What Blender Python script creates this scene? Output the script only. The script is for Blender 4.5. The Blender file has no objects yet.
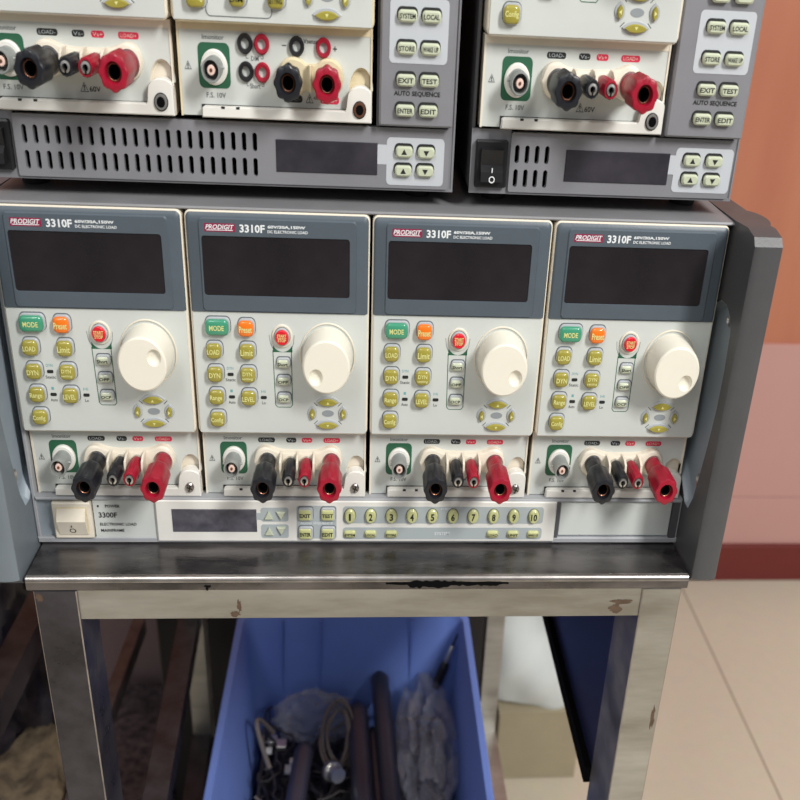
import bpy, math, random
from mathutils import Vector, Matrix, noise as mnoise
random.seed(7)
OZ = 0.70          # height of the bench top reference above the floor
KX = 0.76          # sideways proportion of everything round
W = 0.0798         # pitch of the plug-in modules
C = bpy.context.scene.collection
PI = math.pi

# ---------------------------------------------------------------- materials
def lin(c):
    return tuple(((x/255)/12.92 if x/255 <= 0.04045 else (((x/255)+0.055)/1.055)**2.4) for x in c) + (1.0,)

def mat(name, rgb, rough=0.5, metal=0.0, var=0.0, vscale=40.0, bump=0.0, bscale=200.0, spec=0.5, coat=0.0,
        rgb2=None, stretch=(1, 1, 1), rvar=0.0, alpha=1.0, trans=0.0):
    m = bpy.data.materials.new(name); m.use_nodes = True
    nt = m.node_tree; b = nt.nodes['Principled BSDF']
    b.inputs['Base Color'].default_value = lin(rgb)
    b.inputs['Roughness'].default_value = rough
    b.inputs['Metallic'].default_value = metal
    b.inputs['Specular IOR Level'].default_value = spec
    b.inputs['Coat Weight'].default_value = coat
    b.inputs['Alpha'].default_value = alpha
    b.inputs['Transmission Weight'].default_value = trans
    if var or rvar or bump or rgb2:
        tc = nt.nodes.new('ShaderNodeTexCoord'); mp = nt.nodes.new('ShaderNodeMapping')
        mp.inputs['Scale'].default_value = stretch
        nt.links.new(tc.outputs['Object'], mp.inputs['Vector'])
    if var or rgb2 or rvar:
        n = nt.nodes.new('ShaderNodeTexNoise'); n.inputs['Scale'].default_value = vscale
        n.inputs['Detail'].default_value = 5; n.inputs['Roughness'].default_value = 0.6
        nt.links.new(mp.outputs['Vector'], n.inputs['Vector'])
        if var or rgb2:
            r = nt.nodes.new('ShaderNodeValToRGB')
            c = lin(rgb); c2 = lin(rgb2) if rgb2 else tuple(min(1, k*(1-var)) for k in c[:3]) + (1,)
            r.color_ramp.elements[0].position = 0.35; r.color_ramp.elements[1].position = 0.65
            r.color_ramp.elements[0].color = c2; r.color_ramp.elements[1].color = c
            nt.links.new(n.outputs['Fac'], r.inputs['Fac']); nt.links.new(r.outputs['Color'], b.inputs['Base Color'])
        if rvar:
            mr = nt.nodes.new('ShaderNodeMapRange')
            mr.inputs['From Min'].default_value = 0.3; mr.inputs['From Max'].default_value = 0.7
            mr.inputs['To Min'].default_value = max(0.02, rough-rvar); mr.inputs['To Max'].default_value = min(1, rough+rvar)
            nt.links.new(n.outputs['Fac'], mr.inputs['Value']); nt.links.new(mr.outputs['Result'], b.inputs['Roughness'])
    if bump:
        n2 = nt.nodes.new('ShaderNodeTexNoise'); n2.inputs['Scale'].default_value = bscale; n2.inputs['Detail'].default_value = 4
        nt.links.new(mp.outputs['Vector'], n2.inputs['Vector'])
        bp = nt.nodes.new('ShaderNodeBump'); bp.inputs['Strength'].default_value = bump; bp.inputs['Distance'].default_value = 0.001
        nt.links.new(n2.outputs['Fac'], bp.inputs['Height']); nt.links.new(bp.outputs['Normal'], b.inputs['Normal'])
    return m

M = dict(
    face=mat('module_face', (200, 204, 200), 0.45, var=0.05, vscale=30),
    cream=mat('cream_plastic', (226, 217, 200), 0.42, var=0.06, vscale=60),
    yellowed=mat('yellowed_plastic', (220, 206, 172), 0.45, var=0.12, vscale=90),
    white=mat('white_plastic', (226, 224, 218), 0.4, var=0.05, vscale=50),
    ivory=mat('ivory_knob', (232, 227, 212), 0.38, var=0.03, vscale=40),
    slate=mat('slate_bezel', (80, 90, 99), 0.42, var=0.08, vscale=60, bump=0.05, bscale=900),
    glass=mat('display_glass', (24, 21, 25), 0.22, spec=0.45, rgb2=(44, 40, 43), vscale=16, rvar=0.12),
    lcd=mat('lcd_window', (66, 64, 74), 0.35, rgb2=(92, 90, 98), vscale=150),
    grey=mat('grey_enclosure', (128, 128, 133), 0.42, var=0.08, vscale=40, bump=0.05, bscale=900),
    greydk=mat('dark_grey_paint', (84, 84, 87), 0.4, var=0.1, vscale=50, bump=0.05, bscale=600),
    top=mat('top_sheet_paint', (128, 128, 131), 0.42, var=0.12, vscale=30, rvar=0.1),
    frame=mat('light_grey_frame', (158, 160, 164), 0.5, metal=0.0, var=0.08, vscale=60),
    handle_lit=mat('handle_paint_lit', (112, 121, 128), 0.42, var=0.08, vscale=60, bump=0.08, bscale=700),
    handle=mat('handle_paint_shaded', (76, 76, 78), 0.42, var=0.1, vscale=60, bump=0.08, bscale=700),
    grip=mat('lit_grip_paint', (150, 161, 170), 0.4, var=0.06, vscale=60),
    black=mat('black_plastic', (26, 26, 29), 0.35),
    void=mat('unlit_interior', (8, 8, 9), 0.9, spec=0.1),
    blackpost=mat('black_post_plastic', (26, 28, 34), 0.36, var=0.1, vscale=300, bump=.1, bscale=500),
    redpost=mat('red_post_plastic', (160, 15, 44), 0.38, var=0.2, vscale=300, bump=.12, bscale=500),
    copper=mat('copper_contact', (140, 96, 76), 0.35, metal=0.8),
    nickel=mat('nickel', (200, 198, 194), 0.28, metal=0.9),
    bncgrey=mat('bnc_shell', (160, 164, 162), 0.4, metal=0.35, var=0.1, vscale=300),
    pin=mat('pale_insulator', (226, 196, 184), 0.5),
    olive=mat('olive_key', (158, 148, 62), 0.22, coat=0.4, var=0.1, vscale=120),
    green=mat('green_key', (64, 146, 114), 0.22, coat=0.4),
    orange=mat('orange_key', (236, 118, 26), 0.22, coat=0.4),
    red=mat('red_key', (214, 28, 44), 0.24, coat=0.4),
    paleolive=mat('pale_olive_key', (190, 192, 136), 0.28, coat=0.3),
    pale=mat('pale_key', (190, 196, 172), 0.25, coat=0.3),
    shroud=mat('key_shroud', (176, 180, 184), 0.25, coat=0.4),
    oval=mat('grey_print', (140, 146, 150), 0.5),
    ink=mat('black_ink', (28, 30, 30), 0.6),
    greyink=mat('grey_ink', (96, 100, 102), 0.6),
    whiteink=mat('white_ink', (222, 226, 228), 0.6),
    palegold=mat('pale_gold_ink', (216, 214, 140), 0.6),
    greenink=mat('green_print', (38, 92, 66), 0.5),
    tealink=mat('teal_ink', (106, 160, 166), 0.6),
    redink=mat('red_print', (204, 38, 72), 0.5),
    maroon=mat('maroon_badge', (140, 28, 66), 0.45),
    patch=mat('pale_patch', (186, 190, 196), 0.45),
    stripprint=mat('strip_print', (168, 176, 178), 0.45),
    rubber=mat('black_rubber', (22, 22, 24), 0.7),
    screw=mat('screw_steel', (160, 152, 148), 0.3, metal=0.9),
    steel=mat('brushed_steel', (196, 194, 188), 0.4, metal=0.85, rgb2=(148, 145, 138), vscale=22, stretch=(0.35, 1, 1.6), rvar=0.12, bump=0.08, bscale=300),
    steeltop=mat('worn_steel_top', (134, 130, 129), 0.3, metal=0.9, rgb2=(82, 79, 80), vscale=38, stretch=(0.5, 1.6, 1), rvar=0.14, bump=0.12, bscale=260),
    steelglint=mat('edge_highlight', (186, 180, 176), 0.28, metal=0.9, rgb2=(150, 145, 141), vscale=60),
    raildk=mat('rail_steel', (112, 104, 102), 0.4, metal=0.5, rgb2=(80, 73, 72), vscale=40, rvar=0.1),
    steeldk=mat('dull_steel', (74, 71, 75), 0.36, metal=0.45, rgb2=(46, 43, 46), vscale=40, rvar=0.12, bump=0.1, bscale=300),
    paintsmear=mat('black_smear', (8, 8, 9), 0.9, spec=.1),
    rust=mat('rust_stain', (98, 78, 62), 0.7, var=0.4, vscale=200),
    navy=mat('navy_reflection_panel', (34, 38, 74), 0.35, var=0.3, vscale=12),
    blue=mat('blue_bin', (108, 134, 208), 0.6, var=0.1, vscale=12, bump=0.04, bscale=100),
    baton=mat('grey_purple_plastic', (54, 54, 69), 0.36, var=0.15, vscale=60),
    cable=mat('black_cable', (46, 44, 48), 0.45),
    cablegrey=mat('grey_cable', (112, 103, 99), 0.45),
    whitebit=mat('white_connector', (206, 206, 204), 0.4),
    bag=mat('clear_plastic_bag', (176, 176, 190), 0.14, trans=0.0, alpha=0.28, bump=1.0, bscale=45, spec=1.0),
    sack=mat('white_sack', (226, 232, 232), 0.7, var=0.1, vscale=9, bump=0.6, bscale=24),
    card=mat('cardboard', (170, 158, 132), 0.8, var=0.08, vscale=20),
    glove=mat('beige_packet', (138, 122, 98), 0.7, rgb2=(70, 60, 48), vscale=40, bump=0.8, bscale=60),
    darkbag=mat('dark_bag', (62, 54, 60), 0.35, rgb2=(30, 26, 32), vscale=45, bump=0.8, bscale=50),
    granular=mat('speckled_sack', (112, 96, 98), 0.6, rgb2=(48, 40, 42), vscale=90, bump=0.8, bscale=90),
    boardpink=mat('pinkish_board', (150, 128, 128), 0.7), backing=mat('backing_dark', (34, 31, 34), 0.6, var=.2, vscale=20),
    wallpink=mat('pink_wall_tile', (204, 156, 148), 0.35, var=0.06, vscale=3),
    wallorange=mat('orange_wall_panel', (194, 126, 98), 0.4, rgb2=(182, 112, 86), vscale=4, stretch=(3, 1, 0.4)),
    maroonboard=mat('maroon_baseboard', (116, 38, 34), 0.35, var=0.15, vscale=8),
)

# ---------------------------------------------------------------- mesh builder
class MB:
    def __init__(s): s.v = []; s.f = []; s.m = []; s.mats = []
    def mi(s, m):
        if m not in s.mats: s.mats.append(m)
        return s.mats.index(m)
    def add(s, vs, fs, m):
        o = len(s.v); s.v += [tuple(p) for p in vs]; k = s.mi(m)
        for f in fs: s.f.append([o+i for i in f]); s.m.append(k)
        return s
    def loft(s, rings, m, cap0=True, cap1=True, closed=True):
        """rings: lists of 3-D points with equal counts"""
        n = len(rings[0]); vs = [p for r in rings for p in r]; fs = []
        for k in range(len(rings)-1):
            for i in range(n if closed else n-1):
                j = (i+1) % n
                fs.append((k*n+i, k*n+j, (k+1)*n+j, (k+1)*n+i))
        if cap0: fs.append(tuple(range(n-1, -1, -1)))
        if cap1: fs.append(tuple((len(rings)-1)*n+i for i in range(n)))
        return s.add(vs, fs, m)
    def box(s, x0, x1, y0, y1, z0, z1, m, b=0.0):
        b = min(b, abs(x1-x0)/2.2, abs(z1-z0)/2.2)
        def r(y, i): return [(x0+i, y, z0+i), (x1-i, y, z0+i), (x1-i, y, z1-i), (x0+i, y, z1-i)]
        rings = [r(y0, b), r(y0+b, 0), r(y1-b, 0), r(y1, b)] if b else [r(y0, 0), r(y1, 0)]
        return s.loft(rings, m)
    def front(s, fn, ys, m, caps=(True, True)):
        """fn(inset)-> 2-D (x,z) outline; ys list of (y, inset)"""
        return s.loft([[(x, y, z) for x, z in fn(i)] for y, i in ys], m, *caps)
    def tube(s, pts, r, m, n=8, caps=True):
        pts = [Vector(p) for p in pts]; rings = []
        rr = r if isinstance(r, (list, tuple)) else [r]*len(pts)
        up = Vector((0.13, 0.21, 0.97)); t0 = (pts[1]-pts[0]).normalized()
        a = t0.cross(up)
        if a.length < 0.2: a = t0.cross(Vector((1, 0, 0)))
        a.normalize()
        for i, p in enumerate(pts):
            t = (pts[min(i+1, len(pts)-1)]-pts[max(i-1, 0)]).normalized()
            a = (a-t*a.dot(t)).normalized(); b = t.cross(a)
            rings.append([tuple(p+(a*math.cos(2*PI*k/n)+b*math.sin(2*PI*k/n))*rr[i]) for k in range(n)])
        return s.loft(rings, m, caps, caps)
    def build(s, name, parent=None, label=None, smooth=32):
        org = parent.get('_o', (0, 0, 0)) if parent is not None else (0, 0, 0)
        me = bpy.data.meshes.new(name)
        if parent is None: vs = [(x, y, z+OZ) for x, y, z in s.v]
        else: vs = [(x-org[0], y-org[1], z-org[2]) for x, y, z in s.v]
        me.from_pydata(vs, [], s.f)
        for m in s.mats: me.materials.append(m)
        me.polygons.foreach_set('material_index', s.m)
        me.polygons.foreach_set('use_smooth', [True]*len(s.f))
        me.update(); me.validate()
        me.set_sharp_from_angle(angle=math.radians(smooth))
        o = bpy.data.objects.new(name, me); C.objects.link(o)
        if parent is not None: o.parent = parent; o['_o'] = org
        if label: o['label'] = label
        return o

def rr(cx, cz, w, h, r, inset=0.0, n=5, kx=KX):
    w = w/2-inset; h = h/2-inset; r = max(min(r-inset*0.6, h*0.98), 0.00005); rx = min(r*kx, w*0.98); o = []
    for (sx, sz, a0) in ((1, -1, -PI/2), (1, 1, 0), (-1, 1, PI/2), (-1, -1, PI)):
        for k in range(n+1):
            a = a0+PI/2*k/n
            o.append((cx+sx*(w-rx)+rx*math.cos(a), cz+sz*(h-r)+r*math.sin(a)))
    return o
def RR(cx, cz, w, h, r): return lambda i: rr(cx, cz, w, h, r, i)
def ell(cx, cz, rx, rz, n=28):
    return [(cx+rx*math.cos(2*PI*k/n), cz+rz*math.sin(2*PI*k/n)) for k in range(n)]
def EL(cx, cz, rz, rx=None, n=28):
    rx = rz*KX if rx is None else rx
    return lambda i: ell(cx, cz, max(rx-i*KX, 1e-5), max(rz-i, 1e-5), n)

_tc = {}
def text_mesh(s, bold, shear):
    k = (s, bold, shear)
    if k not in _tc:
        cu = bpy.data.curves.new('t', 'FONT'); cu.body = s; cu.offset = bold; cu.shear = shear
        cu.resolution_u = 2; cu.fill_mode = 'FRONT'
        ob = bpy.data.objects.new('t', cu); C.objects.link(ob)
        bpy.context.view_layer.update()
        dg = bpy.context.evaluated_depsgraph_get(); me = ob.evaluated_get(dg).to_mesh()
        v = [tuple(p.co) for p in me.vertices]; f = [tuple(p.vertices) for p in me.polygons]
        C.objects.unlink(ob); bpy.data.objects.remove(ob); bpy.data.curves.remove(cu)
        _tc[k] = (v, f)
    return _tc[k]
def text(mb, s, cx, cz, w, h, y, m, bold=0.02, shear=0.0, slope=0.0):
    v, f = text_mesh(s, bold, shear)
    x0 = min(p[0] for p in v); x1 = max(p[0] for p in v); y0 = min(p[1] for p in v); y1 = max(p[1] for p in v)
    sx = w/(x1-x0); sy = h/(y1-y0)
    vs = []
    for p in v:
        z = cz+(p[1]-(y0+y1)/2)*sy
        vs.append((cx+(p[0]-(x0+x1)/2)*sx, y+slope*(z-cz), z))
    mb.add(vs, f, m)

def plate(mb, loops, y0, y1, m):
    """flat plate with real holes: first loop outside, the rest holes; front at y0"""
    cu = bpy.data.curves.new('p', 'CURVE'); cu.dimensions = '2D'; cu.fill_mode = 'BOTH'; cu.extrude = abs(y1-y0)/2
    for lp in loops:
        sp = cu.splines.new('POLY'); sp.points.add(len(lp)-1); sp.use_cyclic_u = True
        for i, (x, z) in enumerate(lp): sp.points[i].co = (x, z, 0, 1)
    ob = bpy.data.objects.new('p', cu); C.objects.link(ob); bpy.context.view_layer.update()
    dg = bpy.context.evaluated_depsgraph_get(); me = ob.evaluated_get(dg).to_mesh(); yc = (y0+y1)/2
    v = [(p.co.x, yc-p.co.z, p.co.y) for p in me.vertices]; f = [tuple(p.vertices) for p in me.polygons]
    C.objects.unlink(ob); bpy.data.objects.remove(ob); bpy.data.curves.remove(cu)
    mb.add(v, f, m)

def thing(name, label, cat, loc, group=None):
    o = bpy.data.objects.new(name, None); C.objects.link(o); o.empty_display_size = 0.02
    o.location = (loc[0], loc[1], loc[2]+OZ); o['_o'] = tuple(loc)
    o['label'] = label; o['category'] = cat
    if group: o['group'] = group
    return o
def tag(o, label, cat, group=None, kind=None):
    o['label'] = label; o['category'] = cat
    if group: o['group'] = group
    if kind: o['kind'] = kind
    return o
def dup(root, loc, label, group=None):
    r = root.copy(); C.objects.link(r); r.location = (loc[0], loc[1], loc[2]+OZ); r['label'] = label
    if group: r['group'] = group
    for ch in list(root.children):
        c = ch.copy(); C.objects.link(c); c.parent = r
        for g in list(ch.children):
            d = g.copy(); C.objects.link(d); d.parent = c
    return r

# ---------------------------------------------------------------- keys
def key(parent, cx, cz, w, h, m, txt=None, y=0.0, depth=0.0031, r=0.0024, tm=None, label=None, shroud=True, lines=None, tb=0.018, name='button'):
    b = MB()
    if shroud:
        b.front(RR(cx+0.0003, cz+0.0003, w+0.0008, h+0.0010, r+0.0004), [(y+0.0004, 0), (y-0.0009, 0), (y-0.0013, 0.0003)], M['shroud'])
        b.front(RR(cx+0.0003, cz+0.0005, w+0.0013, h+0.0015, r+0.0006), [(y+0.0004, 0), (y-0.0001, 0)], M['greyink'])
    f = RR(cx, cz, w, h, r)
    b.front(f, [(y, 0), (y-depth+0.0009, 0), (y-depth+0.0004, 0.0003), (y-depth, 0.0010)], m)
    tm = tm or M['palegold']
    if lines:
        for (s, dz, tw, th) in lines: text(b, s, cx, cz+dz, tw, th, y-depth-0.0001, tm, tb)
    elif txt:
        text(b, txt, cx, cz, min(w*0.84, 0.0014*len(txt)+0.0008), h*(0.34 if txt.isupper() else 0.42), y-depth-0.0001, tm, tb)
    return b.build(name, parent, label)

def oval_key(parent, cx, cz, rx, rz, m, txt, y, tm, depth=0.0018, label=None):
    b = MB()
    b.front(EL(cx, cz, rz+0.0003, rx+0.0003), [(y+0.0003, 0), (y-0.0002, 0)], M['greyink'])
    b.front(EL(cx, cz, rz, rx), [(y, 0), (y-depth*0.6, 0.0), (y-depth, 0.0008)], m)
    if txt: text(b, txt, cx, cz, rx*(0.36 if txt == '1' else 0.66 if len(txt) == 1 else 1.15), rz*1.0, y-depth-0.0001, tm, 0.03)
    return b.build('button', parent, label)

def lens(cx, cz, w, h, horiz=True, n=9):
    o = []
    for k in range(n):
        t = -1+2*k/(n-1); o.append((t*w/2, (1-abs(t)**2.3)*h/2))
    for k in range(1, n-1):
        t = 1-2*k/(n-1); o.append((t*w/2, -(1-abs(t)**2.6)*h/2))
    return [(cx+a, cz+b) for a, b in o]

def post(parent, cx, cz, ybase, ytip, m, big=True, label=None):
    """finger-tight binding post: neck, fluted head with a bore"""
    b = MB(); n = 48
    if big:
        neck, head, bore = 0.0050, 0.0070, 0.0029
        def ring(y, r, fl=0.0):
            return [(cx+KX*r*(1+fl*math.cos(8*2*PI*k/n))*math.cos(2*PI*k/n), y, cz+r*(1+fl*math.cos(8*2*PI*k/n))*math.sin(2*PI*k/n)) for k in range(n)]
        L = ybase-ytip
        b.loft([ring(ybase+0.001, 0.0058), ring(ybase-0.0006, 0.0058)], M['nickel'])
        b.loft([ring(ybase-0.0006, neck), ring(ybase-L*0.34, neck*0.98), ring(ybase-L*0.40, head*0.92, 0.02), ring(ybase-L*0.46, head, 0.05),
                ring(ytip+0.0012, head*1.02, 0.055), ring(ytip+.0003, head*.98, 0.055), ring(ytip, head*0.90, 0.05), ring(ytip, bore*1.45), ring(ytip+0.001, bore*1.3), ring(ytip+0.006, bore*1.25)], m, True, False)
        b.loft([ring(ytip+0.0022, bore*1.26), ring(ytip+0.0018, bore*1.08), ring(ytip+0.0020, bore*1.0)], M['copper'], False, False)
        b.loft([ring(ytip+0.0020, bore*1.0), ring(ytip+0.007, bore*.95)], M['void'], False, False)
        b.loft([ring(ytip+0.0062, bore*1.3), ring(ytip+0.0064, bore*1.2)], M['void'])
    else:
        R = 0.0038
        def ring(y, r, fl=0.0):
            return [(cx+KX*r*(1+fl*math.cos(12*2*PI*k/n))*math.cos(2*PI*k/n), y, cz+r*(1+fl*math.cos(12*2*PI*k/n))*math.sin(2*PI*k/n)) for k in range(n)]
        b.loft([ring(ybase+0.001, R*0.95), ring(ybase-0.002, R*0.95)], M['nickel'])
        b.loft([ring(ybase-0.002, R*0.93), ring(ybase-0.0035, R, 0.03), ring(ytip+0.0006, R, 0.03), ring(ytip, R*0.9), ring(ytip, R*0.72), ring(ytip+0.002, R*0.7)], m, True, False)
        b.loft([ring(ytip+0.002, R*0.7), ring(ytip-0.0004, R*0.62), ring(ytip-0.0006, R*0.36), ring(ytip+0.003, R*0.34)], M['nickel'], False, False)
        b.loft([ring(ytip+0.002, R*0.4), ring(ytip+0.0022, R*0.3)], M['void'])
        b.box(cx-0.0003, cx+0.0003, ytip-0.0008, ytip+0.001, cz-R*0.62, cz-R*0.30, M['void'])
    return b.build('binding_post' if big else 'sense_terminal', parent, label)

def jack(parent, cx, cz, y, m, label):
    b = MB(); b.loft([[(x, yy, z) for x, z in ell(cx, cz, r*KX, r)] for yy, r in ((y+.001, .0040), (y-.0010, .0040), (y-.0016, .0034), (y-.0014, .0021), (y+.002, .0019))], m, False, False)
    b.front(EL(cx, cz, 0.0022), [(y+0.0004, 0), (y+0.002, 0)], M['void'])
    return b.build('banana_jack', parent, label)

def bnc(parent, cx, cz, y, ytip):
    b = MB()
    def ring(yy, r): return [(x, yy, z) for x, z in ell(cx, cz, r*KX, r, 32)]
    b.loft([ring(y+.0004, .0070), ring(y-.0012, .0070), ring(y-.0018, .0062), ring(y-.0018, .0050)], M['white'], False, True)
    b.loft([ring(y-.0016, .0049), ring(ytip+.0006, .0049), ring(ytip, .0046), ring(ytip, .0040), ring(ytip+.006, .0039)], M['bncgrey'], False, False)
    b.loft([ring(ytip+.006, .0040), ring(ytip+.0061, .0030)], M['greydk'])
    b.loft([ring(ytip+.006, .0020), ring(ytip+.0012, .0020), ring(ytip+.0010, .0017)], M['pin'])
    b.loft([ring(ytip+.0011, .0008), ring(ytip+.0007, .0007)], M['copper'])
    for sx in (-1, 1):   # bayonet lugs
        b.tube([(cx+sx*.0036, y-.0060, cz+.0006), (cx+sx*.0046, y-.0060, cz+.0006)], .0006, M['bncgrey'], 8)
    return b.build('bnc_connector', parent, 'grey metal coaxial socket on a white ring')

def warn(b, cx, cz, y, s=0.0030):
    m = M['greyink']; t = s*0.10; A = (cx, cz+s*0.62); B = (cx-s*KX*0.62, cz-s*0.5); D = (cx+s*KX*0.62, cz-s*0.5)
    c0 = (cx, cz-s*0.1)
    for P, Q in ((A, B), (B, D), (D, A)):
        def inn(p, k=0.76): return (c0[0]+(p[0]-c0[0])*k, c0[1]+(p[1]-c0[1])*k)
        b.add([(P[0], y, P[1]), (Q[0], y, Q[1]), (inn(Q)[0], y, inn(Q)[1]), (inn(P)[0], y, inn(P)[1])], [(0, 1, 2, 3)], m)
    b.add([(cx-t, y, cz+s*.25), (cx+t, y, cz+s*.25), (cx+t*.6, y, cz-s*.15), (cx-t*.6, y, cz-s*.15)], [(0, 1, 2, 3)], m)
    b.add([(cx-t, y, cz-s*.22), (cx+t, y, cz-s*.22), (cx+t, y, cz-s*.34), (cx-t, y, cz-s*.34)], [(0, 1, 2, 3)], m)

def capsule_print(b, s, cx, cz, w, h, y, m, tm):
    b.front(RR(cx, cz, w, h, h*0.45), [(y+0.0002, 0), (y-0.00008, 0)], m)
    text(b, s, cx, cz, w*0.78, h*0.56, y-0.00016, tm, 0.0)

def line2(b, p, q, t, y, m):
    d = Vector((q[0]-p[0], q[1]-p[1])); n = Vector((-d.y, d.x)).normalized()*t/2
    b.add([(p[0]+n.x, y, p[1]+n.y), (q[0]+n.x, y, q[1]+n.y), (q[0]-n.x, y, q[1]-n.y), (p[0]-n.x, y, p[1]-n.y)], [(0, 1, 2, 3)], m)
def polyline(b, pts, t, y, m, closed=False):
    P = pts+[pts[0]] if closed else pts
    for i in range(len(P)-1): line2(b, P[i], P[i+1], t, y, m)

Y0 = 0.0; YR = 0.0068     # front plane and recessed terminal plane of a module

def housing(root, m_edge, extra=None):
    b = MB()
    b.front(RR(W/2, (0.0708+0.1774)/2, W-0.0012, 0.1774-0.0708, 0.0030), [(0.030, 0), (0.0006, 0), (0.0, 0.0005)], m_edge)
    # recessed lower section, framed in the edge colour
    b.box(0.0009, W-0.0011, YR+0.0026, 0.030, 0.0341, 0.0708, m_edge)
    b.box(0.0009, 0.0017, YR-0.0004, YR+0.004, 0.0341, 0.0708, m_edge)
    b.box(W-0.0018, W-0.0011, YR-0.0004, YR+0.004, 0.0341, 0.0708, m_edge)
    b.box(0.0017, W-0.0018, YR-0.0002, YR+0.004, 0.0676, 0.0708, m_edge)
    b.box(0.003, W-0.003, 0.028, 0.12, 0.036, 0.175, M['frame'])
    return b.build('housing', root)

def set_knob(root, cx, cz, ang, label=None):
    """jog dial: ring groove, tapered ivory dial and a finger dimple at angle ang"""
    b = MB()
    b.loft([[(x, y, z) for x, z in ell(cx, cz, r*KX*1.04, r, 56)] for y, r in ((0.0003, .0160), (-.0007, .0160), (-.0011, .0157), (-.0011, .0154), (-.0002, .0153))], M['cream'], False, False)
    b.front(EL(cx, cz, 0.0154, 0.0154*KX*1.04, 56), [(-.0001, 0), (-.0004, 0)], M['void'])
    kr = b.build('knob_ring', root)
    yf = -0.0148; Rf = 0.0127; n = 56
    b = MB()
    b.loft([[(x, y, z) for x, z in ell(cx, cz, r*KX*1.06, r, n)] for y, r in ((-.0003, .0139), (-.0020, .0139), (-.0132, .0133), (-.0143, .0129), (yf, .0121))], M['ivory'], True, False)
    # face with a sunken dimple: ring from the rim to the dimple edge, then the bowl
    dx = math.cos(ang)*0.0078*KX; dz = math.sin(ang)*0.0078; rd = 0.0041
    outer = [(x, yf, z) for x, z in ell(cx, cz, .0121*KX*1.06, .0121, n)]
    # match the outer rim to the dimple rim by angle about the dimple centre
    rim = [(cx+dx+rd*KX*math.cos(2*PI*k/n), yf, cz+dz+rd*math.sin(2*PI*k/n)) for k in range(n)]
    b.loft([outer, rim, [(cx+dx+(x-cx-dx)*.93, yf+.0006, cz+dz+(z-cz-dz)*.93) for x, _, z in rim],
            [(cx+dx+(x-cx-dx)*.72, yf+.0016, cz+dz+(z-cz-dz)*.72) for x, _, z in rim],
            [(cx+dx+(x-cx-dx)*.35, yf+.0021, cz+dz+(z-cz-dz)*.35) for x, _, z in rim]], M['ivory'], False, True)
    return b.build('knob', root, label)

def nav_pad(root, cx=0.0607, cz=0.0823):
    for (dx, dz, w, h, hz, name) in ((0.0001, .0060, .0100, .0046, 1, 'up'), (-.0072, 0, .0066, .0034, 0, 'left'), (.0071, 0, .0066, .0034, 0, 'right'), (0, -.0060, .0104, .0044, 1, 'down')):
        b = MB()
        def fn(i, grow=0.0, ox=0.0, oz=0.0):
            o = lens(0, 0, w+grow-2*i, h+grow-2*i)
            if not hz: o = [(-q, p) for p, q in o]
            return [(cx+dx+ox+p, cz+dz+oz+q) for p, q in o]
        b.front(lambda i: fn(i, 0.0018, 0, .0004), [(0.0003, 0), (-0.0001, 0)], M['ink'])
        b.front(lambda i: fn(i, 0.0010, 0, .0003), [(0.0003, 0), (-0.0008, 0), (-0.0012, .0003)], M['shroud'])
        b.front(lambda i: fn(i+.0004), [(0, 0), (-.0016, 0), (-.0022, .0005)], M['olive'])
        tri = {'up': [(-.0007, -.0006), (.0007, -.0006), (0, .0008)], 'down': [(-.0007, .0008), (.0007, .0008), (0, -.0006)],
               'left': [(.0005, .0010), (.0005, -.0010), (-.0006, 0)], 'right': [(-.0005, .0010), (-.0005, -.0010), (.0006, 0)]}[name]
        b.add([(cx+dx+p, -.0023, cz+dz+q) for p, q in tri], [(0, 1, 2)], M['palegold'])
        b.build('button', root, 'olive %s arrow key' % name)

def front_print(b):
    """lines and small lettering printed on the button panel"""
    y = -0.00055
    f0, f1, zt, zb = 0.0367, 0.0444, 0.1125, 0.0853
    pts = [(f0-.0006, zt+.0015), (f0-.0001, zb+.0012), (f0+.0009, zb), (f1-.0009, zb), (f1, zb+.0012), (f1, zt+.0015)]
    polyline(b, pts, 0.00035, y, M['greenink'])
    polyline(b, [(f0-.0021, .1215), (f0-.0016, .1175), (f0-.0004, .1145)], 0.0002, y, M['greyink'])
    polyline(b, [(f1+.0014, .1215), (f1+.0010, .1175), (f1, .1145)], 0.0002, y, M['greyink'])
    arc = [(0.0405+.0062*math.cos(a)*.86, .1212+.0078*math.sin(a)) for a in [PI*1.12+PI*.76*k/10 for k in range(11)]]
    low = [(p[0], .1127) for p in arc]
    vs = [(p[0], y-.00005, p[1]) for p in arc]+[(p[0], y-.00005, min(p[1], .1127+0.0)) for p in reversed(low)]
    for k in range(len(arc)-1):
        a, c = arc[k], arc[k+1]
        if a[0] > f0-.0008 and c[0] < f1+.0008:
            b.add([(a[0], y, a[1]-.0002), (c[0], y, c[1]-.0002), (c[0], y, .1131), (a[0], y, .1131)], [(0, 1, 2, 3)], M['greenink']) if min(a[1], c[1]) > .1131 else None
    for (x, z, up, dn) in ((.0167, .1017, 'DYN', 'Static'), (.0168, .0903, 'I', 'Auto'), (.0313, .0902, 'Hi', 'Lo')):
        b.front(RR(x, z, .0027, .0015, .0006), [(y+.0002, 0), (y-.0002, 0)], M['ink'])
        text(b, up, x-.0001, z+.0030, .0009*len(up)+.0002, .0014, y, M['tealink'], 0.01)
        text(b, dn, x-.0001, z-.0028, .00072*len(dn)+.0002, .0015, y, M['ink'], 0.01)
    b.front(EL(.0607, .0823, .0017, .0028), [(y+.0002, 0), (y-.0001, 0)], M['oval'])
    for sx in (-1, 1):
        for sz in (-1, 1):
            line2(b, (.0607+sx*.0048, .0823+sz*.0038), (.0607+sx*.0064, .0823+sz*.0056), .0003, y, M['ink'])

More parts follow.
